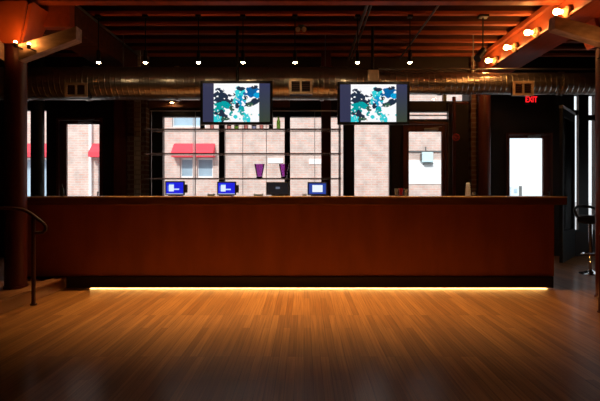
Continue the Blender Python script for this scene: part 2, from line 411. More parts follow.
# transom lights over the middle door
t = thing('window_5', 'thin transom light just above the middle door', 'window', (W(428), YW + .06, ZW(119)), kind='structure')
MB().box(W(408), W(449), YW + .05, YW + .055, ZW(119), ZW(111.5)).build('pane', 'glass', t)
MB().box(W(408), W(449), YW + .03, YW + .07, ZW(115.4), ZW(114.4)).build('glazing_bar', 'greymetal', t)
t = thing('window_6', 'high transom light under the duct above the middle door', 'window', (W(440), YW + .06, ZW(101)), kind='structure')
MB().box(W(408), W(471), YW + .05, YW + .055, ZW(101), ZW(90)).build('pane', 'glass', t)
MB().box(W(443.5), W(447), YW + .02, YW + .08, ZW(101), ZW(90)).build('mullion', 'frame', t)

def door(n, x0, x1, zt, gx0, gx1, gzt, Y, label, closer=True):
    t = thing('door_%d' % n, label, 'door', ((x0 + x1) / 2, Y, 0), kind='structure')
    j = .035
    MB().box(x0, x0 + j, Y - .03, Y + .1, 0, zt).box(x1 - j, x1, Y - .03, Y + .1, 0, zt).box(x0 + j, x1 - j, Y - .03, Y + .1, zt - j, zt).build('door_frame', 'doorwood', t)
    y0, y1 = Y + .01, Y + .055; a, b = x0 + j + .004, x1 - j - .004; zz = zt - j - .004
    MB().box(a, gx0, y0, y1, .01, zz).box(gx1, b, y0, y1, .01, zz).box(gx0, gx1, y0, y1, .01, .28).box(gx0, gx1, y0, y1, gzt, zz).build('door_leaf', 'doorwood', t)
    MB().box(gx0, gx1, y0 + .02, y0 + .026, .28, gzt).build('pane', 'glass', t)
    MB().rod((b - .03, y0 - .045, .98), (b - .03, y0 - .045, 1.16), .009).rod((b - .03, y0, .99), (b - .03, y0 - .045, .99), .007).rod((b - .03, y0, 1.15), (b - .03, y0 - .045, 1.15), .007).build('door_handle', 'greymetal', t, True)
    if closer:
        c = MB().box((a + b) / 2 - .02, (a + b) / 2 + .2, y0 - .045, y0, gzt + .012, gzt + .05, .006); c.beam(((a + b) / 2 + .06, y0 - .055, gzt + .045), ((a + b) / 2 + .25, y0 - .05, gzt + .075), .012, .008)
        c.build('door_closer', 'alu', t)
    return t
door(1, W(57), W(103), ZW(118), W(66), W(99), ZW(124), YW, 'red brown glazed door left of the brick pier')
door(2, W(403), W(448), ZW(122), W(409), W(442), ZW(131.5), YW, 'red brown glazed door right of the televisions')
door(3, R_(506), R_(552), ZR(133), R_(510), R_(543.5), ZR(138), YR, 'black framed glazed door below the exit sign')
# two tall lights right of that door
t = thing('window_7', 'pair of tall slit windows at the far right', 'window', (R_(584), YR + .06, .43), kind='structure')
e = MB().box(R_(573), R_(574.2), YR, YR + .1, .43, ZR(95)).box(R_(595), R_(597), YR, YR + .1, .43, ZR(95)).box(R_(574.2), R_(595), YR, YR + .1, .43, .47)
e.build('window_frame', 'frame', t)
MB().box(R_(578), R_(587.6), YR - .03, YR + .05, .471, ZR(95)).build('mullion', 'frame', t)
MB().box(R_(574.2), R_(578), YR, YR + .07, ZR(115), ZR(110)).box(R_(587.6), R_(595), YR, YR + .07, ZR(120), ZR(115)).build('transom_bar', 'frame', t)
MB().box(R_(574.2), R_(595), YR + .075, YR + .08, .471, ZR(95)).build('pane', 'glass', t)
t = thing('window_8', 'tall window added past the right edge of the view for daylight', 'window', (5.9, YR + .06, .3), kind='structure')  # unseen window, added to bring daylight onto the right floor
MB().box(5.5, 5.54, YR + .02, YR + .1, .3, 2.75).box(6.21, 6.25, YR + .02, YR + .1, .3, 2.75).box(5.54, 6.21, YR + .02, YR + .1, .3, .34).box(5.54, 6.21, YR + .02, YR + .1, 2.71, 2.75).build('window_frame', 'frame', t)
MB().box(5.54, 6.21, YR + .05, YR + .055, .34, 2.71).build('pane', 'glass', t)
t = thing('window_9', 'wide unseen window added in the right side wall for daylight', 'window', (XR + .1, 6.9, .3), kind='structure')  # second unseen window, added for more daylight on the right floor
MB().box(XR + .06, XR + .14, 5.8, 5.85, .3, 1.5).box(XR + .06, XR + .14, 7.95, 8.0, .3, 1.5).box(XR + .06, XR + .14, 5.85, 7.95, .3, .35).box(XR + .06, XR + .14, 5.85, 7.95, 1.45, 1.5).box(XR + .06, XR + .14, 6.87, 6.93, .35, 1.45).build('window_frame', 'frame', t)
MB().box(XR + .09, XR + .096, 5.85, 7.95, .35, 1.45).build('pane', 'glass', t)
# an open glazed leaf standing in front of it
xa, ya, xb, yb = PX(561, 7.55), 7.55, PX(573.5, 8.28), 8.28
t = thing('door_4', 'open black glazed door leaf at an angle near the right wall', 'door', (xb, yb, 0), kind='structure')
def lp(f, z): return (xa + (xb - xa) * f, ya + (yb - ya) * f, z)
fr = MB(); fr.beam(lp(0, 1.26), lp(.1, 1.26), .05, 2.5); fr.beam(lp(.9, 1.26), lp(1, 1.26), .05, 2.5)
fr.beam(lp(.1, .26), lp(.9, .26), .05, .5).beam(lp(.1, 2.45), lp(.9, 2.45), .05, .12).build('leaf_frame', 'frame', t)
MB().beam(lp(.1, 1.45), lp(.9, 1.45), .006, 1.88).build('pane', 'glass', t)
MB().beam(lp(0, 2.535), lp(1, 2.535), .06, .045).build('top_rail', 'white', t)  # white colour stands in for daylight along the leaf's top edge

# ------------------------------------------------------------ ceiling timbers
JB = 3.3
y = 2.55; k = 0
while y < 7.4:
    jo = MB().box(XL + .01, XR - .01, y - .015, y + .015, JB + .0405, ZC - .001).build('ceiling_joist', 'timbershade', loc=(0, y, JB))  # shade between the joists is put into this dark colour
    MB().box(XL + .01, XR - .01, y - .034, y + .034, JB, JB + .04, .003).build('joist_lit_lip', 'joist', jo)  # added lip, brighter than the face above, draws the lit joist underside
    tag(jo, 'red brown timber joist crossing the ceiling from side to side', 'joist', 'ceiling joists', 'structure'); y += .345
GL, GR = -2.61, 2.79
lb_ = MB().box(GL - .42, GL, 5.32, YW - .01, 3.0, JB - .001, .008).build('ceiling_beam', 'timbershade')  # shade on the beam's inner face is put into its colour
MB().box(GL - .42, GL, 5.20, 5.319, 3.0, JB - .001, .008).build('lit_beam_end', 'girder', lb_)  # brighter front piece stands in for lamp light on the beam end
tag(lb_, 'long ceiling beam running back from the left column', 'beam', kind='structure')
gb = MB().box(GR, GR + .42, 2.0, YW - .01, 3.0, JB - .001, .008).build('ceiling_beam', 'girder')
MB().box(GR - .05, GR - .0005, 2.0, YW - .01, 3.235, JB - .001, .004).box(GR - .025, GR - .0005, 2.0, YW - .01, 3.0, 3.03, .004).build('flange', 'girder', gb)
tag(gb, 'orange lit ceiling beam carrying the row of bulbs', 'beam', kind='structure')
tag(MB().box(XL + .01, GR - .005, 4.98, 5.1, 3.195, JB - .001, .006).build('ceiling_beam', 'girder'), 'cross beam along the top edge over the bar', 'beam', kind='structure')
# conduits under the joists
def conduit(pts, r, label, m='greymetal'):
    tag(MB().tube(pts, r, 8).build('conduit', m, None, True, loc=pts[0]), label, 'pipe', 'ceiling conduits')
conduit([(GL + .03, 5.2, JB - .018), (GL + .03, 7.45, JB - .018)], .014, 'thin pale conduit along the left ceiling beam', 'alu')
conduit([(.71, 5.15, JB - .035), (.71, 7.45, JB - .035)], .02, 'thicker grey conduit running back above the right television')
conduit([(.765, 5.15, JB - .02), (.765, 7.45, JB - .02)], .012, 'thin conduit beside the thicker one above the right television')
conduit([(1.53, 5.15, JB - .016), (1.53, 7.45, JB - .016)], .013, 'thin conduit running back between television and bulb beam')
# fire sprinkler line with heads? only the twin head lamp shows
t = thing('twin_spotlight', 'small twin head emergency light under the joists', 'lamp', (PX(301, 6.0), 6.0, JB - .09))
cx = PX(301, 6.0)
MB().box(cx - .04, cx + .04, 5.97, 6.03, JB - .05, JB - .001, .006).build('housing', 'grey', t)
for s in (-1, 1):
    h = MB().lathe([(.012, .0), (.03, .03), (.032, .045), (.0, .047)], (0, 0, 0), 14)
    bmesh.ops.rotate(h.b, cent=(0, 0, 0), matrix=Matrix.Rotation(PI / 2, 3, 'X'), verts=h.b.verts[:])
    bmesh.ops.translate(h.b, vec=(cx + s * .04, 5.98, JB - .075), verts=h.b.verts[:])
    h.rod((cx + s * .03, 5.99, JB - .045), (cx + s * .04, 5.98, JB - .075), .008)
    h.build('lamp_head', 'white', t, True)

# ------------------------------------------------------------ bulbs on the beams
def make_bulb(loc, label, group):
    x, y, z = loc
    t = thing('bare_bulb', label, 'bulb', loc, group)
    MB().rod((x, y, z), (x - .022, y, z), .068, .064, 24).build('backplate', 'darkbase', t, True)
    MB().lathe([(.058, 0), (.057, -.022), (.040, -.040), (.026, -.06)], (x - .022, y, z), 20, 'X').build('socket', 'ceramic', t, True)
    MB().lathe([(.016, 0), (.018, -.015), (.028, -.036), (.033, -.056), (.030, -.074), (.018, -.086), (.0, -.090)], (x - .0821, y, z), 16, 'X').build('bulb', 'bulb', t, True)
    return t
names = ['nearest bare glowing bulb in view on the right beam, beside the timber brace', 'second bare bulb from the near end of the right beam',
         'third bare bulb from the near end of the right beam', 'farthest bare bulb on the right beam, above the duct']
bulb0 = None
for (u, v), lb in zip(((562, 11), (531, 32), (509, 48.5), (489.5, 62)), names):
    Y = GR * F / (u + 8 - U0); loc = (GR, Y, 3.05)
    bulb0 = make_bulb(loc, lb, 'bulbs on the right beam') if bulb0 is None else copy_tree(bulb0, loc, lb) and bulb0
# ------------------------------------------------------------ steel columns with capitals and braces
def column(x, y, zb, label, braces):
    t = thing('steel_column', label, 'column', (x, y, zb))
    MB().rod((x, y, zb + .03), (x, y, 3.164), .109, .109, 32).build('shaft', 'maroon', t, True)
    MB().rod((x, y, zb), (x, y, zb + .0295), .122, .118, 32).build('base_plate', 'maroon', t, True)
    # flared capital: two pairs of tapering plates standing out from the shaft
    for sx in (-1, 1):
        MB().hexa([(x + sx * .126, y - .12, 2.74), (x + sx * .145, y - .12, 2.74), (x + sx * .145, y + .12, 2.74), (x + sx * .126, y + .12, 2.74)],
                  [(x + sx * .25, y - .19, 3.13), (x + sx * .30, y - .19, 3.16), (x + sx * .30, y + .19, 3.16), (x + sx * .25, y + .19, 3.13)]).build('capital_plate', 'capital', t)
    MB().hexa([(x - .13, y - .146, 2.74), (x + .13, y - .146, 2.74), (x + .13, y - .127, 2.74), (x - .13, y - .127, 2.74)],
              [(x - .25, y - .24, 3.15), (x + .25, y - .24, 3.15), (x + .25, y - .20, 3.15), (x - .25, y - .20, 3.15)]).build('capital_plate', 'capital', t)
    for (p, q) in braces:
        h = .083; (px_, py_, pz_), (qx, qy, qz) = p, q
        MB().hexa([(px_, py_ - .06, pz_ - h), (px_, py_ + .06, pz_ - h), (px_, py_ + .06, pz_ + h), (px_, py_ - .06, pz_ + h)],
                  [(qx, qy - .06, qz - h * .8), (qx, qy + .06, qz - h * .8), (qx, qy + .06, qz + h * .8), (qx, qy - .06, qz + h * .8)]).build('knee_brace', 'timber', t)
    return t
cl = column(PX(15.8, 5.1), 5.1, .116, 'maroon round steel column on the left platform with orange capital',
       [((-2.965, 4.91, 2.61), (-2.365, 4.91, 2.815)), ((-3.19, 4.91, 2.64), (-3.40, 4.75, 3.02))])
cr = column(3.31, 5.1, 0, 'maroon round steel column at the right edge of the view',
       [((3.25, 4.91, 2.745), (2.605, 4.91, 2.925))])
def uplight(x, y, z, label):
    t = thing('uplight', label, 'lamp', (x, y, z), 'column uplights')
    MB().lathe([(.012, -.04), (.02, -.035), (.022, 0), (.019, .002)], (x, y, z), 16).rod((x, y, z - .03), (x + (.05 if x < 0 else -.05), y + .06, z - .05), .008).build('cup', 'blackmetal', t, True)
    MB().ball((x, y, z + .010), .016, (1, 1, .9), 12).build('bulb', 'uplight', t, True)
uplight(PX(15.5, 4.8), 4.80, PZ(43, 4.8), 'small glowing uplight at the left column capital, left one')
uplight(PX(29, 4.80), 4.80, PZ(45, 4.80), 'small glowing uplight at the left column capital, right one')

uplight(PX(606, 4.62), 4.62, PZ(52, 4.62), 'small glowing uplight at the right column, just past the right edge')
# ------------------------------------------------------------ the bar
YF = 5.65
xl, xr = PX(27, YF), PX(552, YF)
YF = 5.605
t = thing('bar_counter', 'long dark red brown bar with amber light along its foot', 'bar', ((xl + xr) / 2, 5.9, 0))
xp = PLX + .03
MB().box(xl - .02, PX(567.5, 5.55), 5.555, 6.3, 1.005, 1.105, .006).build('counter_top', 'bartop', t)
MB().box(xl - .02, PX(567.5, 5.55), 5.546, 5.5545, 1.088, 1.106, .003).build('top_edge', 'edgewood', t)  # thin strip along the counter front, paler than the top
b = MB().box(xl, xr, YF, YF + .03, .145, 1.0045)
b.build('front_panel', 'barpanel', t)
for s in (xl, xr - .03):
    MB().box(s, s + .03, YF + .031, 6.2, .145, 1.0045).build('end_panel', 'barpanel', t)
MB().box(xl + .04, xr - .04, 6.15, 6.18, .145, 1.0045).build('back_panel', 'walldark', t)
MB().box(xp, xr - .02, YF - .03, YF - .012, .012, .1445, .002).box(xp, xr - .02, YF - .0115, 6.2, .125, .1445).build('kick_board', 'kick', t)
MB().box(xp, xr - .1, 6.0, 6.1, .001, .1245).build('plinth', 'kick', t)
MB().box(xp + .25, xr - .06, YF + .05, YF + .06, .001, .0145).build('light_strip', 'strip', t)
MB().box(xl + .001, xp - .005, YF + .002, 6.15, .117, .1445).build('kick_board', 'kick', t)

# ------------------------------------------------------------ on the bar
ZT = 1.1055
NAVY, BLUE, WHT = (.01, .012, .06), (.008, .014, .72), (.75, .87, 1)
def tillfn(kind):
    def f(a, b):
        if kind == 'blue':
            if a < .035 or a > .975 or b < .04: return NAVY
            if b > .93: return (.35, .4, .6)
            if .18 < a < .46 and .22 < b < .75: return WHT
            if .46 <= a < .76 and .52 < b < .64: return (.55, .7, 1)
            if .10 < a < .18 and .3 < b < .72: return (.08, .18, .8)
            if .18 < a < .46 and .14 < b < .22: return (.1, .25, .85)
            return BLUE
        if kind == 'dark':
            if .40 < a < .60 and .33 < b < .52: return (.12, .14, .2)
            if .44 < a < .56 and .36 < b < .49: return (.22, .25, .34)
            return (.006, .008, .012)
        if .22 < a < .80 and .2 < b < .80: return (.85, .93, 1)
        if a < .05 or a > .97 or b < .07 or b > .95: return (.01, .02, .1)
        return (.02, .06, .36)
    return f
def till(u0, u1, v0, kind, label, reader=True, Y=6.0):
    x0, x1 = PX(u0, Y), PX(u1, Y); zt = PZ(v0, Y); cx = (x0 + x1) / 2
    t = thing('till_monitor', label, 'monitor', (cx, Y, ZT), 'till monitors along the bar')
    z0 = ZT + .012
    MB().box(x0, x1, Y, Y + .035, z0, zt, .006).build('casing', 'black', t)
    MB().box(cx - .08, cx + .08, Y - .03, Y + .13, ZT, ZT + .011, .004).beam((cx, Y + .1, ZT + .035), (cx, Y + .04, ZT + .10), .06, .02, (1, 0, 0)).build('stand', 'black', t)
    w, h = x1 - x0 - .022, zt - z0 - .022
    picture('screen', w, h, 40, 26, tillfn(kind), 'pos', t, (cx, Y - .001, (z0 + zt) / 2))
    if reader:
        MB().box(x1 + .001, x1 + .035, Y - .01, Y + .03, z0 + .03, zt - .045, .004).build('card_reader', 'black', t)
till(165, 184.5, 181, 'blue', 'blue screened till monitor, leftmost on the bar')
till(217, 236, 181.5, 'blue', 'blue screened till monitor, second from the left on the bar')
till(266.5, 289, 182, 'dark', 'till monitor with a black screen on the bar', False)
till(307.5, 327, 182, 'white', 'till monitor with a white window on a navy screen', False)
def tray(u0, u1, label):
    Y = 6.05; x0, x1 = PX(u0, Y), PX(u1, Y); cx = (x0 + x1) / 2
    t = thing('receipt_printer', label, 'tray', (cx, Y, ZT), 'small grey trays on the bar')
    t.name = 'small_tray'; WL[t.name] = Vector((cx, Y, ZT))
    MB().box(x0, x1, Y - .04, Y + .04, ZT, ZT + .012, .004).box(x0, x0 + .01, Y - .04, Y + .04, ZT + .012, ZT + .03).box(x1 - .01, x1, Y - .04, Y + .04, ZT + .012, ZT + .03).build('tray', 'grey', t)
    MB().box(x0 + .015, x1 - .015, Y - .03, Y + .03, ZT + .0125, ZT + .024, .002).build('paper_slips', 'grey', t)
tray(208, 214.5, 'small grey tray just left of the second blue till')
tray(254, 263, 'small grey tray just left of the black screened till')
tray(302.5, 306.5, 'small grey tray just left of the navy and white till')
def tumbler(u, Y, r, h, m, label, cat='glass', group=None):
    x = PX(u, Y)
    o = MB().lathe([(r * .8, 0), (r, h), (r * .92, h), (r * .74, .012), (0, .012)], (x, Y, ZT), 20).build('drinking_glass', m, None, True, loc=(x, Y, ZT))
    tag(o, label, cat, group)
    return o
tumbler(396.5, 5.95, .026, .095, 'clearware', 'clear drinking glass left of the red one on the bar', group='glasses on the bar')
tumbler(401, 6.02, .028, .10, 'redglass', 'red drinking glass between two clear ones on the bar', group='glasses on the bar')
tumbler(406, 5.95, .026, .09, 'clearware', 'clear drinking glass right of the red one on the bar', group='glasses on the bar')
tumbler(473.5, 5.9, .022, .05, 'clearware', 'short clear glass right of the white paper cups', group='glasses on the bar')
# stack of white paper cups
x = PX(468, 5.9); t = thing('paper_cup_stack', 'tall stack of white paper cups near the right end of the bar', 'cups', (x, 5.9, ZT))
for i in range(6):
    MB().lathe([(.036 - .0018 * i, 0), (.037 - .0018 * i, .004), (.031 - .0018 * i, .028)], (x, 5.9, ZT + .0285 * i), 20).build('paper_cup', 'cup', t, True)
# little bottle at the left end
x = PX(62, 6.0)
t = thing('small_bottle', 'small dark bottle near the left end of the bar', 'bottle', (x, 6.0, ZT))
MB().lathe([(.022, 0), (.024, .01), (.024, .09), (.01, .12), (.01, .14)], (x, 6, ZT), 16).build('body', 'bdark', t, True)
MB().lathe([(.012, .1405), (.012, .155), (.0, .157)], (x, 6, ZT), 12).build('cap', 'greymetal', t, True)

# ------------------------------------------------------------ glass shelves by the window
YS = 6.95
sx0, sx1 = PX(147, YS), PX(340.5, YS)
t = thing('bottle_shelf_unit', 'tall open shelf rack in front of the windows behind the bar', 'shelf', ((sx0 + sx1) / 2, YS, 0))
shelfz = [PZ(v, YS) for v in (130, 154, 178.5)]
for z in shelfz:
    s = MB().box(sx0, sx1, YS - .13, YS + .13, z - .012, z - .0005).build('shelf', 'clearware', t)
    MB().box(sx0, sx1, YS - .14, YS - .1305, z - .016, z + .004, .002).build('shelf_edge', 'shelfedge', s)
    MB().box(sx0, sx1, YS + .1305, YS + .14, z - .013, z + .003, .002).build('shelf_edge', 'shelfedge', s)
for u in (148, 193, 241.5, 265.5, 315, 339.5):
    x = PX(u, YS)
    MB().box(x - .004, x + .004, YS + .151, YS + .159, 0, PZ(109, YS)).build('upright', 'alu', t)
MB().box(sx0, sx1, YS + .151, YS + .165, PZ(109.6, YS), PZ(108.6, YS) + .002).build('top_rail', 'white', t)
# bottles on the top shelf
def bottle(u, m, h, r, label, lab=False):
    x = PX(u, YS - .02); z = shelfz[0] + .0002
    t = thing('liquor_bottle', label, 'bottle', (x, YS - .02, z), 'bottles on the top shelf')
    MB().lathe([(r * .9, 0), (r, .008), (r, h * .58), (r * .8, h * .66), (.014, h * .76), (.013, h * .95)], (x, YS - .02, z), 18).build('body', m, t, True)
    MB().lathe([(.015, h * .951), (.015, h), (0, h + .001)], (x, YS - .02, z), 14).build('cap', 'black', t, True)
    if lab: MB().lathe([(r + .0008, h * .2), (r + .0012, h * .21), (r + .0012, h * .46), (r + .0008, h * .47)], (x, YS - .02, z), 18).build('paper_label', 'blabel', t, True)
for a in ((202.5, 'bdark', .29, .036, 'black bottle at the left end of the top shelf', True),
          (212, 'bmaroon', .27, .030, 'maroon bottle second from the left on the top shelf'),
          (229, 'bmaroon', .30, .033, 'maroon bottle just right of the window mullion on the top shelf', True),
          (236.5, 'bgreen', .29, .034, 'green bottle under the middle of the left television', True),
          (246, 'bmaroon', .28, .032, 'maroon bottle left of the navy one on the top shelf'),
          (254, 'bnavy', .29, .036, 'navy bottle on the top shelf under the left television', True),
          (261.5, 'bmaroon', .30, .030, 'maroon bottle just right of the navy one on the top shelf'),
          (271, 'bdark', .30, .032, 'black bottle under the right edge of the left television'),
          (278.5, 'bgreen', .21, .028, 'short green bottle at the right end of the top shelf')):
    bottle(*a)
def vase(u, label):
    x, z = PX(u, YS), shelfz[2] + .0002
    t = thing('purple_vase', label, 'vase', (x, YS, z), 'purple vases on the low shelf')
    MB().lathe([(.045, .031), (.05, .07), (.066, .15), (.078, .215), (.072, .215), (.06, .15), (.044, .07), (.038, .036)], (x, YS, z), 24).build('bowl', 'purple', t, True)
    MB().lathe([(.046, 0), (.047, .004), (.044, .03), (0, .0305)], (x, YS, z), 24).build('foot', mat('deep purple glass foot', (.07, .01, .13), .15, 0, .1, 9), t, True)
vase(259.5, 'purple vase on the low shelf in front of bright window')
vase(284, 'purple vase on the low shelf against the dark window mullion')

# ------------------------------------------------------------ televisions
blob = []
rb = random.Random(3)
def ell(cx, cy, rx, ry, c, a=0): blob.append((cx, cy, rx, ry, c, a))
DK, TE, CY, GN, SK = (.015, .03, .06), (.0, .34, .36), (.03, .62, .68), (.03, .10, .07), (.9, .72, .6)
# loose patches of ink blue, teal and cyan on white: a plain abstract picture
for (cx, cy, rx, ry, c, a) in ((.12, .42, .13, .16, DK, .2), (.10, .66, .10, .14, TE, 0), (.16, .84, .12, .12, DK, .3), (.06, .92, .09, .09, CY, 0), (.14, .18, .07, .05, DK, .2),
    (.38, .50, .10, .10, DK, -.2), (.28, .56, .10, .07, TE, .5), (.40, .29, .07, .035, DK, -.1), (.40, .64, .05, .05, GN, 0), (.26, .92, .09, .06, GN, 0),
    (.58, .30, .10, .20, CY, .1), (.60, .50, .08, .13, (.0, .3, .6), 0), (.62, .72, .05, .12, TE, -.2), (.72, .92, .06, .14, CY, -.2), (.60, .14, .07, .05, DK, 0),
    (.84, .22, .13, .10, (.0, .12, .35), -.3), (.88, .48, .14, .06, DK, -.45), (.80, .55, .06, .04, GN, -.3), (.90, .10, .07, .04, DK, -.2), (.96, .30, .06, .06, (.0, .35, .7), 0),
    (.38, .78, .03, .05, TE, .4), (.48, .86, .03, .04, CY, 0), (.52, .58, .04, .06, DK, .3), (.70, .38, .04, .05, DK, .6)):
    ell(cx, cy, rx * 1.25, ry * 1.2, c, a)
holes = [(rb.random(), rb.random(), .012 + .022 * rb.random()) for _ in range(60)]
def tvfn(a, b):
    if a < .165 or a > .835:
        g = 1 if a > .9 else .6
        return (.035, .038, .085) if a < .5 else (.035 + .01 * g * b, .04 + .02 * b, .10 - .06 * b)
    x = (a - .165) / .67; c = (.97, .98, 1.0)
    for (cx, cy, rx, ry, k, an) in blob:
        dx, dy = x - cx, b - cy; px = dx * math.cos(an) + dy * math.sin(an); py = -dx * math.sin(an) + dy * math.cos(an)
        w = 1 + 1.1 * noise.noise(Vector((x * 9 + cx * 7, b * 9, cy * 5)))
        if (px / rx) ** 2 + (py / ry) ** 2 < w: c = k
    n = noise.noise(Vector((x * 13, b * 13, 2.7)))
    if n > .36: c = (.97, .98, 1.0)
    elif n < -.5 and b > .3: c = CY if n < -.58 else SK
    return c
def tv(u0, u1, v0, v1, label, Y=6.0):
    x0, x1, z0, z1 = PX(u0, Y), PX(u1, Y), PZ(v1, Y), PZ(v0, Y); cx, cz = (x0 + x1) / 2, (z0 + z1) / 2
    t = thing('television', label, 'television', (cx, Y, z0), 'televisions hanging over the bar')
    MB().box(x0, x1, Y, Y + .055, z0, z1, .008).build('casing', 'black', t)
    e = .032
    MB().box(x0, x1, Y - .012, Y - .0005, z0, z0 + e, .003).box(x0, x1, Y - .012, Y - .0005, z1 - e, z1, .003).box(x0, x0 + e, Y - .012, Y - .0005, z0 + e, z1 - e).box(x1 - e, x1, Y - .012, Y - .0005, z0 + e, z1 - e).build('bezel', 'black', t)
    picture('screen', x1 - x0 - 2 * e, z1 - z0 - 2 * e, 130, 76, tvfn, 'tv', t, (cx, Y - .004, cz))
    MB().box(cx - .1, cx + .1, Y + .056, Y + .1, cz - .1, cz + .12, .004).build('mount_plate', 'blackmetal', t)
    if u0 > 300: MB().box(cx - .07, cx + .07, Y + .0, Y + .057, z1 + .01, z1 + .16, .006).build('mount_box', 'grille', t)
    MB().rod((cx, Y + .08, cz + .121), (cx, Y + .08, JB + .2), .02).build('ceiling_pole', 'blackmetal', t, True)
tv(200.5, 272.5, 81, 124.5, 'television hanging on the left, over the left half of the shelves')
tv(337.5, 409.5, 82, 124.5, 'television hanging on the right, beside the glazed door')

# ------------------------------------------------------------ duct
YD, RD = 6.42, .222
zl, zr = PZ(84, YD), PZ(83.5, YD)
zd = (zl + zr) / 2
d = thing('ventilation_duct', 'long round spiral metal duct hanging above the bar', 'duct', (0, YD, zd))
X1, X2, RS = PX(346, YD), PX(384, YD), .148
MB().lathe([(RD, XL + .02), (RD, X1), (RS, X2), (RS, XR - .02)], (0, YD, zd), 48, 'X').build('duct_tube', 'duct', d, True)
for u in (27, 88, 178, 322, 440, 560):
    x = PX(u, YD)
    rc = (RD if u < 360 else RS) + .012
    MB().rod((x - .025, YD, zd), (x + .025, YD, zd), rc, rc, 40).build('collar', 'duct', d, True)
for u in (120, 322, 470):
    x = PX(u, YD)
    MB().box(x + .04, x + .052, YD - .008, YD + .008, zd + (RD if u < 360 else RS) + .001, ZC - .005).build('hanger_strap', 'greymetal', d)
def grille(u0, u1, v0, v1):
    Y = YD - (RD if u0 < 360 else RS) - .06; x0, x1, z0, z1 = PX(u0, Y), PX(u1, Y), PZ(v1, Y), PZ(v0, Y); e = .032; mx = (x0 + x1) / 2
    g = MB().box(x0, x1, Y, Y + .02, z0, z0 + e).box(x0, x1, Y, Y + .02, z1 - e, z1).box(x0, x0 + e, Y, Y + .02, z0 + e, z1 - e).box(x1 - e, x1, Y, Y + .02, z0 + e, z1 - e).box(mx - e * .4, mx + e * .4, Y, Y + .02, z0 + e, z1 - e)
    g = g.build('air_grille', 'grille', d)
    MB().box(x0 + .01, x1 - .01, Y + .0205, YD - .12, z0 + .005, z1 - .005).build('grille_box', 'kick', g)
    n = MB()
    for i in range(5):
        zz = z0 + e + (z1 - z0 - 2 * e) * (i + .5) / 5
        n.box(x0 + e, mx - e * .4, Y + .006, Y + .014, zz - .005, zz + .004); n.box(mx + e * .4, x1 - e, Y + .006, Y + .014, zz - .005, zz + .004)
    n.build('louvres', 'darkbase', g)
grille(64.5, 87, 82.5, 97); grille(289, 312.5, 78.5, 94); grille(513, 534, 81, 95.5)
conduit([(1.0, 6.25, PZ(69, 6.25)), (XR - .03, 6.25, PZ(69, 6.25))], .012, 'thin pipe running along above the right half of the duct', 'alu')

# ------------------------------------------------------------ hanging spots
YPN = 5.66
def pendant(u, label, first):
    x = PX(u, YPN); zb = PZ(62.5, YPN)
    if first: return copy_tree(first, (x, YPN, JB), label)
    t = thing('hanging_spot', label, 'lamp', (x, YPN, JB), 'hanging spots over the bar')
    MB().box(x - .032, x + .032, YPN - .04, YPN + .04, JB - .03, JB - .001, .006).build('canopy', 'blackmetal', t)
    MB().rod((x, YPN, JB - .03), (x, YPN, zb + .15), .007).build('stem', 'blackmetal', t, True)
    MB().lathe([(.012, .15), (.022, .145), (.024, .05), (.030, .012), (.030, .0), (.026, .0), (.026, .012)], (x, YPN, zb), 20).build('lamp_head', 'blackmetal', t, True)
    MB().lathe([(0, .006), (.025, .004), (.025, .0), (.018, -.010), (0, -.014)], (x, YPN, zb), 16).build('lens', 'spot', t, True)
    l = bpy.data.lights.new('spot_beam', 'SPOT'); l.energy = 180; l.color = (1, .60, .23); l.spot_size = math.radians(76); l.spot_blend = 1; l.shadow_soft_size = .03
    lo = bpy.data.objects.new('spot_beam', l); COL.objects.link(lo); lo.parent = t; lo.location = (0, 0, zb - JB - .02)
    lo.rotation_euler = Vector((0, -.46, -2.7)).to_track_quat('-Z', 'Y').to_euler()
    return t
ps = None
for u, lb in ((98.5, 'hanging spot lamp, first from the left over the bar'), (145.5, 'hanging spot lamp, second from the left over the bar'), (198.5, 'hanging spot lamp, third from left, above left edge of left television'),
              (243, 'hanging spot lamp, fourth from left, above the left television'), (295, 'hanging spot lamp, fifth from left, above the middle air grille'),
              (357.5, 'hanging spot lamp, sixth from left, above the right television'), (410, 'hanging spot lamp, seventh from left, above right edge of right television')):
    q = pendant(u, lb, ps); ps = ps or q
    lo = [c for c in q.children if c.type == 'LIGHT'][0]; lo.data = lo.data.copy()   # the lamps are dimmed towards the ends of the row
    lo.data.energy = {98: 65, 145: 120, 357: 200, 410: 170}.get(int(u), 205)
x = PX(483, YPN)
t = thing('track_lamp', 'black hanging lamp head beside the farthest bulb on the right beam', 'lamp', (x, YPN, JB))
MB().box(x - .06, x + .06, YPN - .05, YPN + .05, JB - .03, JB - .001, .006).build('canopy', 'blackmetal', t)
MB().rod((x, YPN, JB - .03), (x, YPN, PZ(48, YPN)), .008).build('stem', 'blackmetal', t, True)
MB().rod((x + .01, YPN, PZ(50, YPN)), (x - .09, YPN - .05, PZ(60, YPN)), .04, .048, 20).ball((x, YPN, PZ(50, YPN)), .03).build('lamp_head', 'blackmetal', t, True)
l = bpy.data.lights.new('spot_beam', 'SPOT'); l.energy = 130; l.color = (1, .60, .23); l.spot_size = math.radians(80); l.spot_blend = 1; l.shadow_soft_size = .03
lo = bpy.data.objects.new('spot_beam', l); COL.objects.link(lo); lo.parent = t; lo.location = (-.03, -.1, PZ(62, YPN) - JB - .02)
lo.rotation_euler = Vector((.06, -.42, -2.7)).to_track_quat('-Z', 'Y').to_euler()

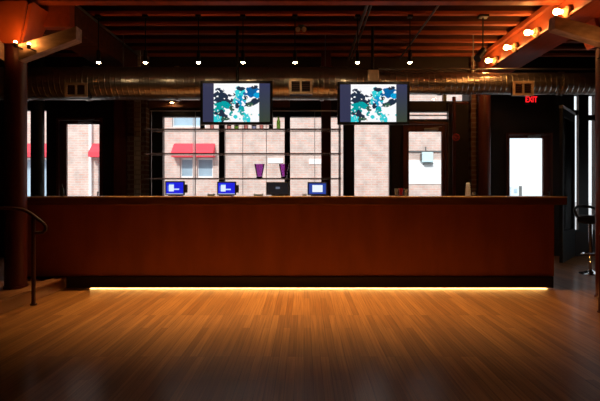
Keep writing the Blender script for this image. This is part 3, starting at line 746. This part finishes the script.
# ------------------------------------------------------------ posts and pipes by the windows
Y = 7.2; x = PX(37.6, Y)
tag(MB().rod((x, Y, .116), (x, Y, ZC), .095, .095, 28).build('round_post', 'postgreen', None, True, loc=(x, Y, .116)), 'black round post in front of the far left window', 'post', kind='thing')
Y = 7.28; x = PX(484, Y)
tag(MB().rod((x, Y, 0), (x, Y, ZC), .095, .095, 28).build('round_post', 'doorwood', None, True, loc=(x, Y, 0)), 'maroon round post between the middle door and right door', 'post', kind='thing')
Y = 7.34; x = PX(326, Y)
tag(MB().box(x - .075, x + .075, Y - .06, Y + .06, 0, ZC, .01).build('square_post', 'maroon', None, False, loc=(x, Y, 0)), 'dark maroon square post behind the right end of shelves', 'post', kind='thing')
Y = 7.36; x = PX(454, Y)
t = thing('standpipe', 'wall standpipe with a red valve wheel right of the middle door', 'pipe', (x, Y, 0))
MB().rod((x, Y, 0), (x, Y, PZ(97, Y)), .028, .028, 16).rod((x, Y, PZ(103, Y)), (x + .22, Y, PZ(103, Y)), .024).ball((x, Y, PZ(103, Y)), .034).build('pipe', 'maroon', t, True)
w = MB().torus((x, Y - .10, PZ(138, Y)), .05, .009, 'Y')
for i in range(3):
    a = i * PI / 3; w.rod((x - .05 * math.cos(a), Y - .10, PZ(138, Y) - .05 * math.sin(a)), (x + .05 * math.cos(a), Y - .10, PZ(138, Y) + .05 * math.sin(a)), .006)
w.rod((x, Y - .11, PZ(138, Y)), (x, Y - .025, PZ(138, Y)), .01); w.build('valve_wheel', 'redpaint', t, True)
# exit sign
Y = YR - .07; x0, x1, z0, z1 = PX(524.5, Y), PX(538, Y), PZ(104, Y), PZ(95.5, Y)
t = thing('exit_sign', 'red glowing EXIT sign above the right door', 'sign', ((x0 + x1) / 2, Y, z0))
MB().box(x0, x1, Y, YR - .001, z0, z1, .005).build('sign_box', 'black', t)
cu = bpy.data.curves.new('letters', 'FONT'); cu.body = 'EXIT'; cu.size = .148; cu.extrude = .003; cu.offset = .0005; cu.align_x = 'CENTER'; cu.align_y = 'CENTER'
tmp = bpy.data.objects.new('letters_source', cu); COL.objects.link(tmp); bpy.context.view_layer.update()
me = bpy.data.meshes.new_from_object(tmp.evaluated_get(bpy.context.evaluated_depsgraph_get())); bpy.data.objects.remove(tmp); bpy.data.curves.remove(cu)
me.transform(Matrix.Scale(.7, 4, (1, 0, 0)))
me.transform(Matrix.Rotation(PI / 2, 4, 'X'))
o = bpy.data.objects.new('letters', me); COL.objects.link(o); me.materials.clear(); me.materials.append(M['exitred'])
o.parent = t; o.location = Vector(((x0 + x1) / 2, Y - .0035, (z0 + z1) / 2)) - WL[t.name]

# ------------------------------------------------------------ handrails and bar stool
Y = 4.8; xp_ = PX(33.5, Y)
t = thing('handrail', 'dark maroon step handrail with a hooked end at left', 'handrail', (xp_, Y, 0))
pts = [(-4.0, Y, 1.0), (-3.3, Y, 1.0), (PX(14, Y), Y, PZ(208.5, Y)), (PX(24, Y), Y, PZ(210, Y)), (PX(31, Y), Y, PZ(213.5, Y)), (PX(38, Y), Y, PZ(219, Y)), (PX(43, Y), Y, PZ(223, Y)),
       (PX(45.5, Y), Y, PZ(226, Y)), (PX(45.5, Y), Y, PZ(230, Y)), (PX(43, Y), Y, PZ(232.5, Y)), (PX(38, Y), Y, PZ(232.8, Y)), (PX(34, Y), Y, PZ(232.8, Y))]
MB().tube(pts, .017, 14).build('rail', 'railpaint', t, True)
MB().rod((xp_, Y, .008), (xp_, Y, PZ(214, Y) - .01), .02).build('rail_post', 'railpaint', t, True)
MB().rod((xp_, Y, 0.0005), (xp_, Y, .012), .034).build('flange', 'railpaint', t, True)
MB().rod((-3.9, Y, .116), (-3.9, Y, .985), .022).build('rail_post', 'maroon', t, True)
Y = 4.5; x = PX(601, Y)
t = thing('handrail', 'maroon handrail post cut by the right edge of the view', 'handrail', (x, Y, 0))
MB().rod((x, Y, .008), (x, Y, .75), .024).build('rail_post', 'maroon', t, True)
MB().rod((x, Y, 0.0005), (x, Y, .012), .034).build('flange', 'maroon', t, True)
MB().tube([(x, Y, .74), (x + .05, Y, .80), (x + .2, Y, .88), (x + .5, Y, .98), (x + 1.0, Y, 1.0)], .021, 12).build('rail', 'maroon', t, True)
MB().rod((x + .95, Y, .0005), (x + .95, Y, .985), .022).build('rail_post', 'maroon', t, True)
Y = 6.6; x = PX(590.5, Y)
t = thing('bar_stool', 'chrome and black bar stool at the right edge', 'stool', (x, Y, 0))
MB().lathe([(.15, 0.0005), (.15, .008), (.09, .02), (.04, .04), (.03, .06)], (x, Y, 0), 28).build('base', 'chrome', t, True)
MB().rod((x, Y, .0605), (x, Y, .70), .025).build('post', 'chrome', t, True)
MB().torus((x, Y - .02, .28), .12, .01).rod((x - .12, Y - .02, .28), (x + .12, Y - .02, .28), .008).build('foot_ring', 'chrome', t, True)
MB().lathe([(.03, .7005), (.15, .715), (.175, .74), (.172, .80), (.14, .825), (0, .83)], (x, Y, 0), 28).build('seat', 'leather', t, True)
MB().tube([(x - .165, Y + .04, .80), (x - .17, Y + .10, .90), (x - .1, Y + .16, .94), (x, Y + .175, .95), (x + .1, Y + .16, .94), (x + .17, Y + .10, .90), (x + .165, Y + .04, .80)], .02, 10).build('backrest', 'leather', t, True)

# ------------------------------------------------------------ the street outside
tag(MB().box(-30, 30, YR + .4, 60, -.16, -.06).build('ground_street', 'asphalt'), 'pale street outside the windows', 'street', kind='structure')
YO = 15.0
O = lambda u: PX(u, YO)
OZ = lambda v: PZ(v, YO)
bt = thing('street_building', 'pale pink brick building across the street', 'building', (-3, YO, -.06))
fx1 = 5.7
wins = [(O(180), O(193), 1.6, OZ(158)), (O(197), O(213), 1.6, OZ(158)), (O(172), O(206), OZ(127), 5.2),
        (O(98), O(112), .9, OZ(158)), (O(116), O(128), .9, OZ(158)), (O(18), O(32), .9, OZ(158)), (O(36), O(50), .9, OZ(158))]
wall_cells((-16, fx1), (-.06, 8.5), wins, YO, YO + .4).build('facade_wall', 'brickout', bt)
for a, b_, z0, z1 in wins:
    f = MB().box(a, a + .04, YO + .08, YO + .14, z0, z1).box(b_ - .04, b_, YO + .08, YO + .14, z0, z1).box(a + .04, b_ - .04, YO + .08, YO + .14, z0, z0 + .05).box(a + .04, b_ - .04, YO + .08, YO + .14, z1 - .05, z1).build('street_window', 'stone', bt)
    MB().box(a + .04, b_ - .04, YO + .1, YO + .11, z0 + .05, z1 - .05).build('pane', 'outpane', f)
for ua, ub in ((174, 215), (93, 131), (12, 53)):
    a, b_ = O(ua), O(ub); zt, zb = OZ(143.5), OZ(157.5); dp = .35
    MB().hexa([(a, YO - .001, zb), (b_, YO - .001, zb), (b_, YO - dp, zb), (a, YO - dp, zb)], [(a, YO - .001, zt), (b_, YO - .001, zt), (b_, YO - dp, zb + .14), (a, YO - dp, zb + .14)]).build('awning', 'awning', bt)
MB().rod((O(91.5), YO - .08, 0), (O(91.5), YO - .08, 8), .045).build('downpipe', 'stone', bt, True)
MB().box(O(402), fx1, YO - .03, YO - .001, OZ(184), OZ(160)).build('white_panel', 'stone', bt)
MB().box(O(395), fx1, YO - .05, YO - .001, OZ(152), OZ(150.8)).build('ledge', 'greymetal', bt)
w_ = MB().box(O(421), O(432), YO - .16, YO - .031, OZ(162.5), OZ(152.5), .02).build('wall_box', 'boxblue', bt)
MB().box(O(419.6), O(420.9), YO - .15, YO - .031, OZ(161), OZ(154)).box(O(423), O(432.2), YO - .15, YO - .031, OZ(164.6), OZ(163.4)).box(O(424.6), O(425.6), YO - .09, YO - .051, OZ(150.5), OZ(147)).build('bracket', 'greymetal', w_)
for ua, ub, va, vb in ((268, 283, 158, 163), (309, 326, 159, 164)):
    MB().box(O(ua), O(ub), YO - .02, YO - .001, OZ(vb), OZ(va)).build('stone_block', 'stone', bt)
t = thing('far_building', 'pale grey distant block seen low through the right door', 'building', (14, 30, -.06))
a, b_ = PX(511, 30), PX(521, 30)
MB().box(a, b_, 30, 34, -.06, PZ(187, 30)).build('block', 'greyblue', t)
MB().box(PX(514, 30), PX(517, 30), 29.95, 29.999, PZ(193, 30), PZ(189, 30)).build('window', 'outpane', t)
t2 = MB().rod((PX(520.5, 20), 20, -.06), (PX(520.5, 20), 20, PZ(186, 20)), .06).build('bollard', 'greymetal', None, True, loc=(PX(520.5, 20), 20, -.06))
tag(t2, 'grey street post seen through the right door', 'post')

# ------------------------------------------------------------ daylight
wd = bpy.data.worlds.new('daylight'); S.world = wd; wd.use_nodes = True
bg = wd.node_tree.nodes['Background']; bg.inputs[0].default_value = (.86, .95, 1.0, 1); bg.inputs[1].default_value = 1.5
sl = bpy.data.lights.new('sun', 'SUN'); sl.energy = 3.5; sl.angle = .02; sl.color = (1, .95, .88)
so = bpy.data.objects.new('sun', sl); COL.objects.link(so)
so.rotation_euler = Vector((.25, .8, -.62)).to_track_quat('-Z', 'Y').to_euler(); so.location = (0, -5, 12)
S.cycles.max_bounces = 8; S.cycles.transparent_max_bounces = 16; S.cycles.caustics_reflective = False; S.cycles.caustics_refractive = False
S.cycles.sample_clamp_indirect = 4
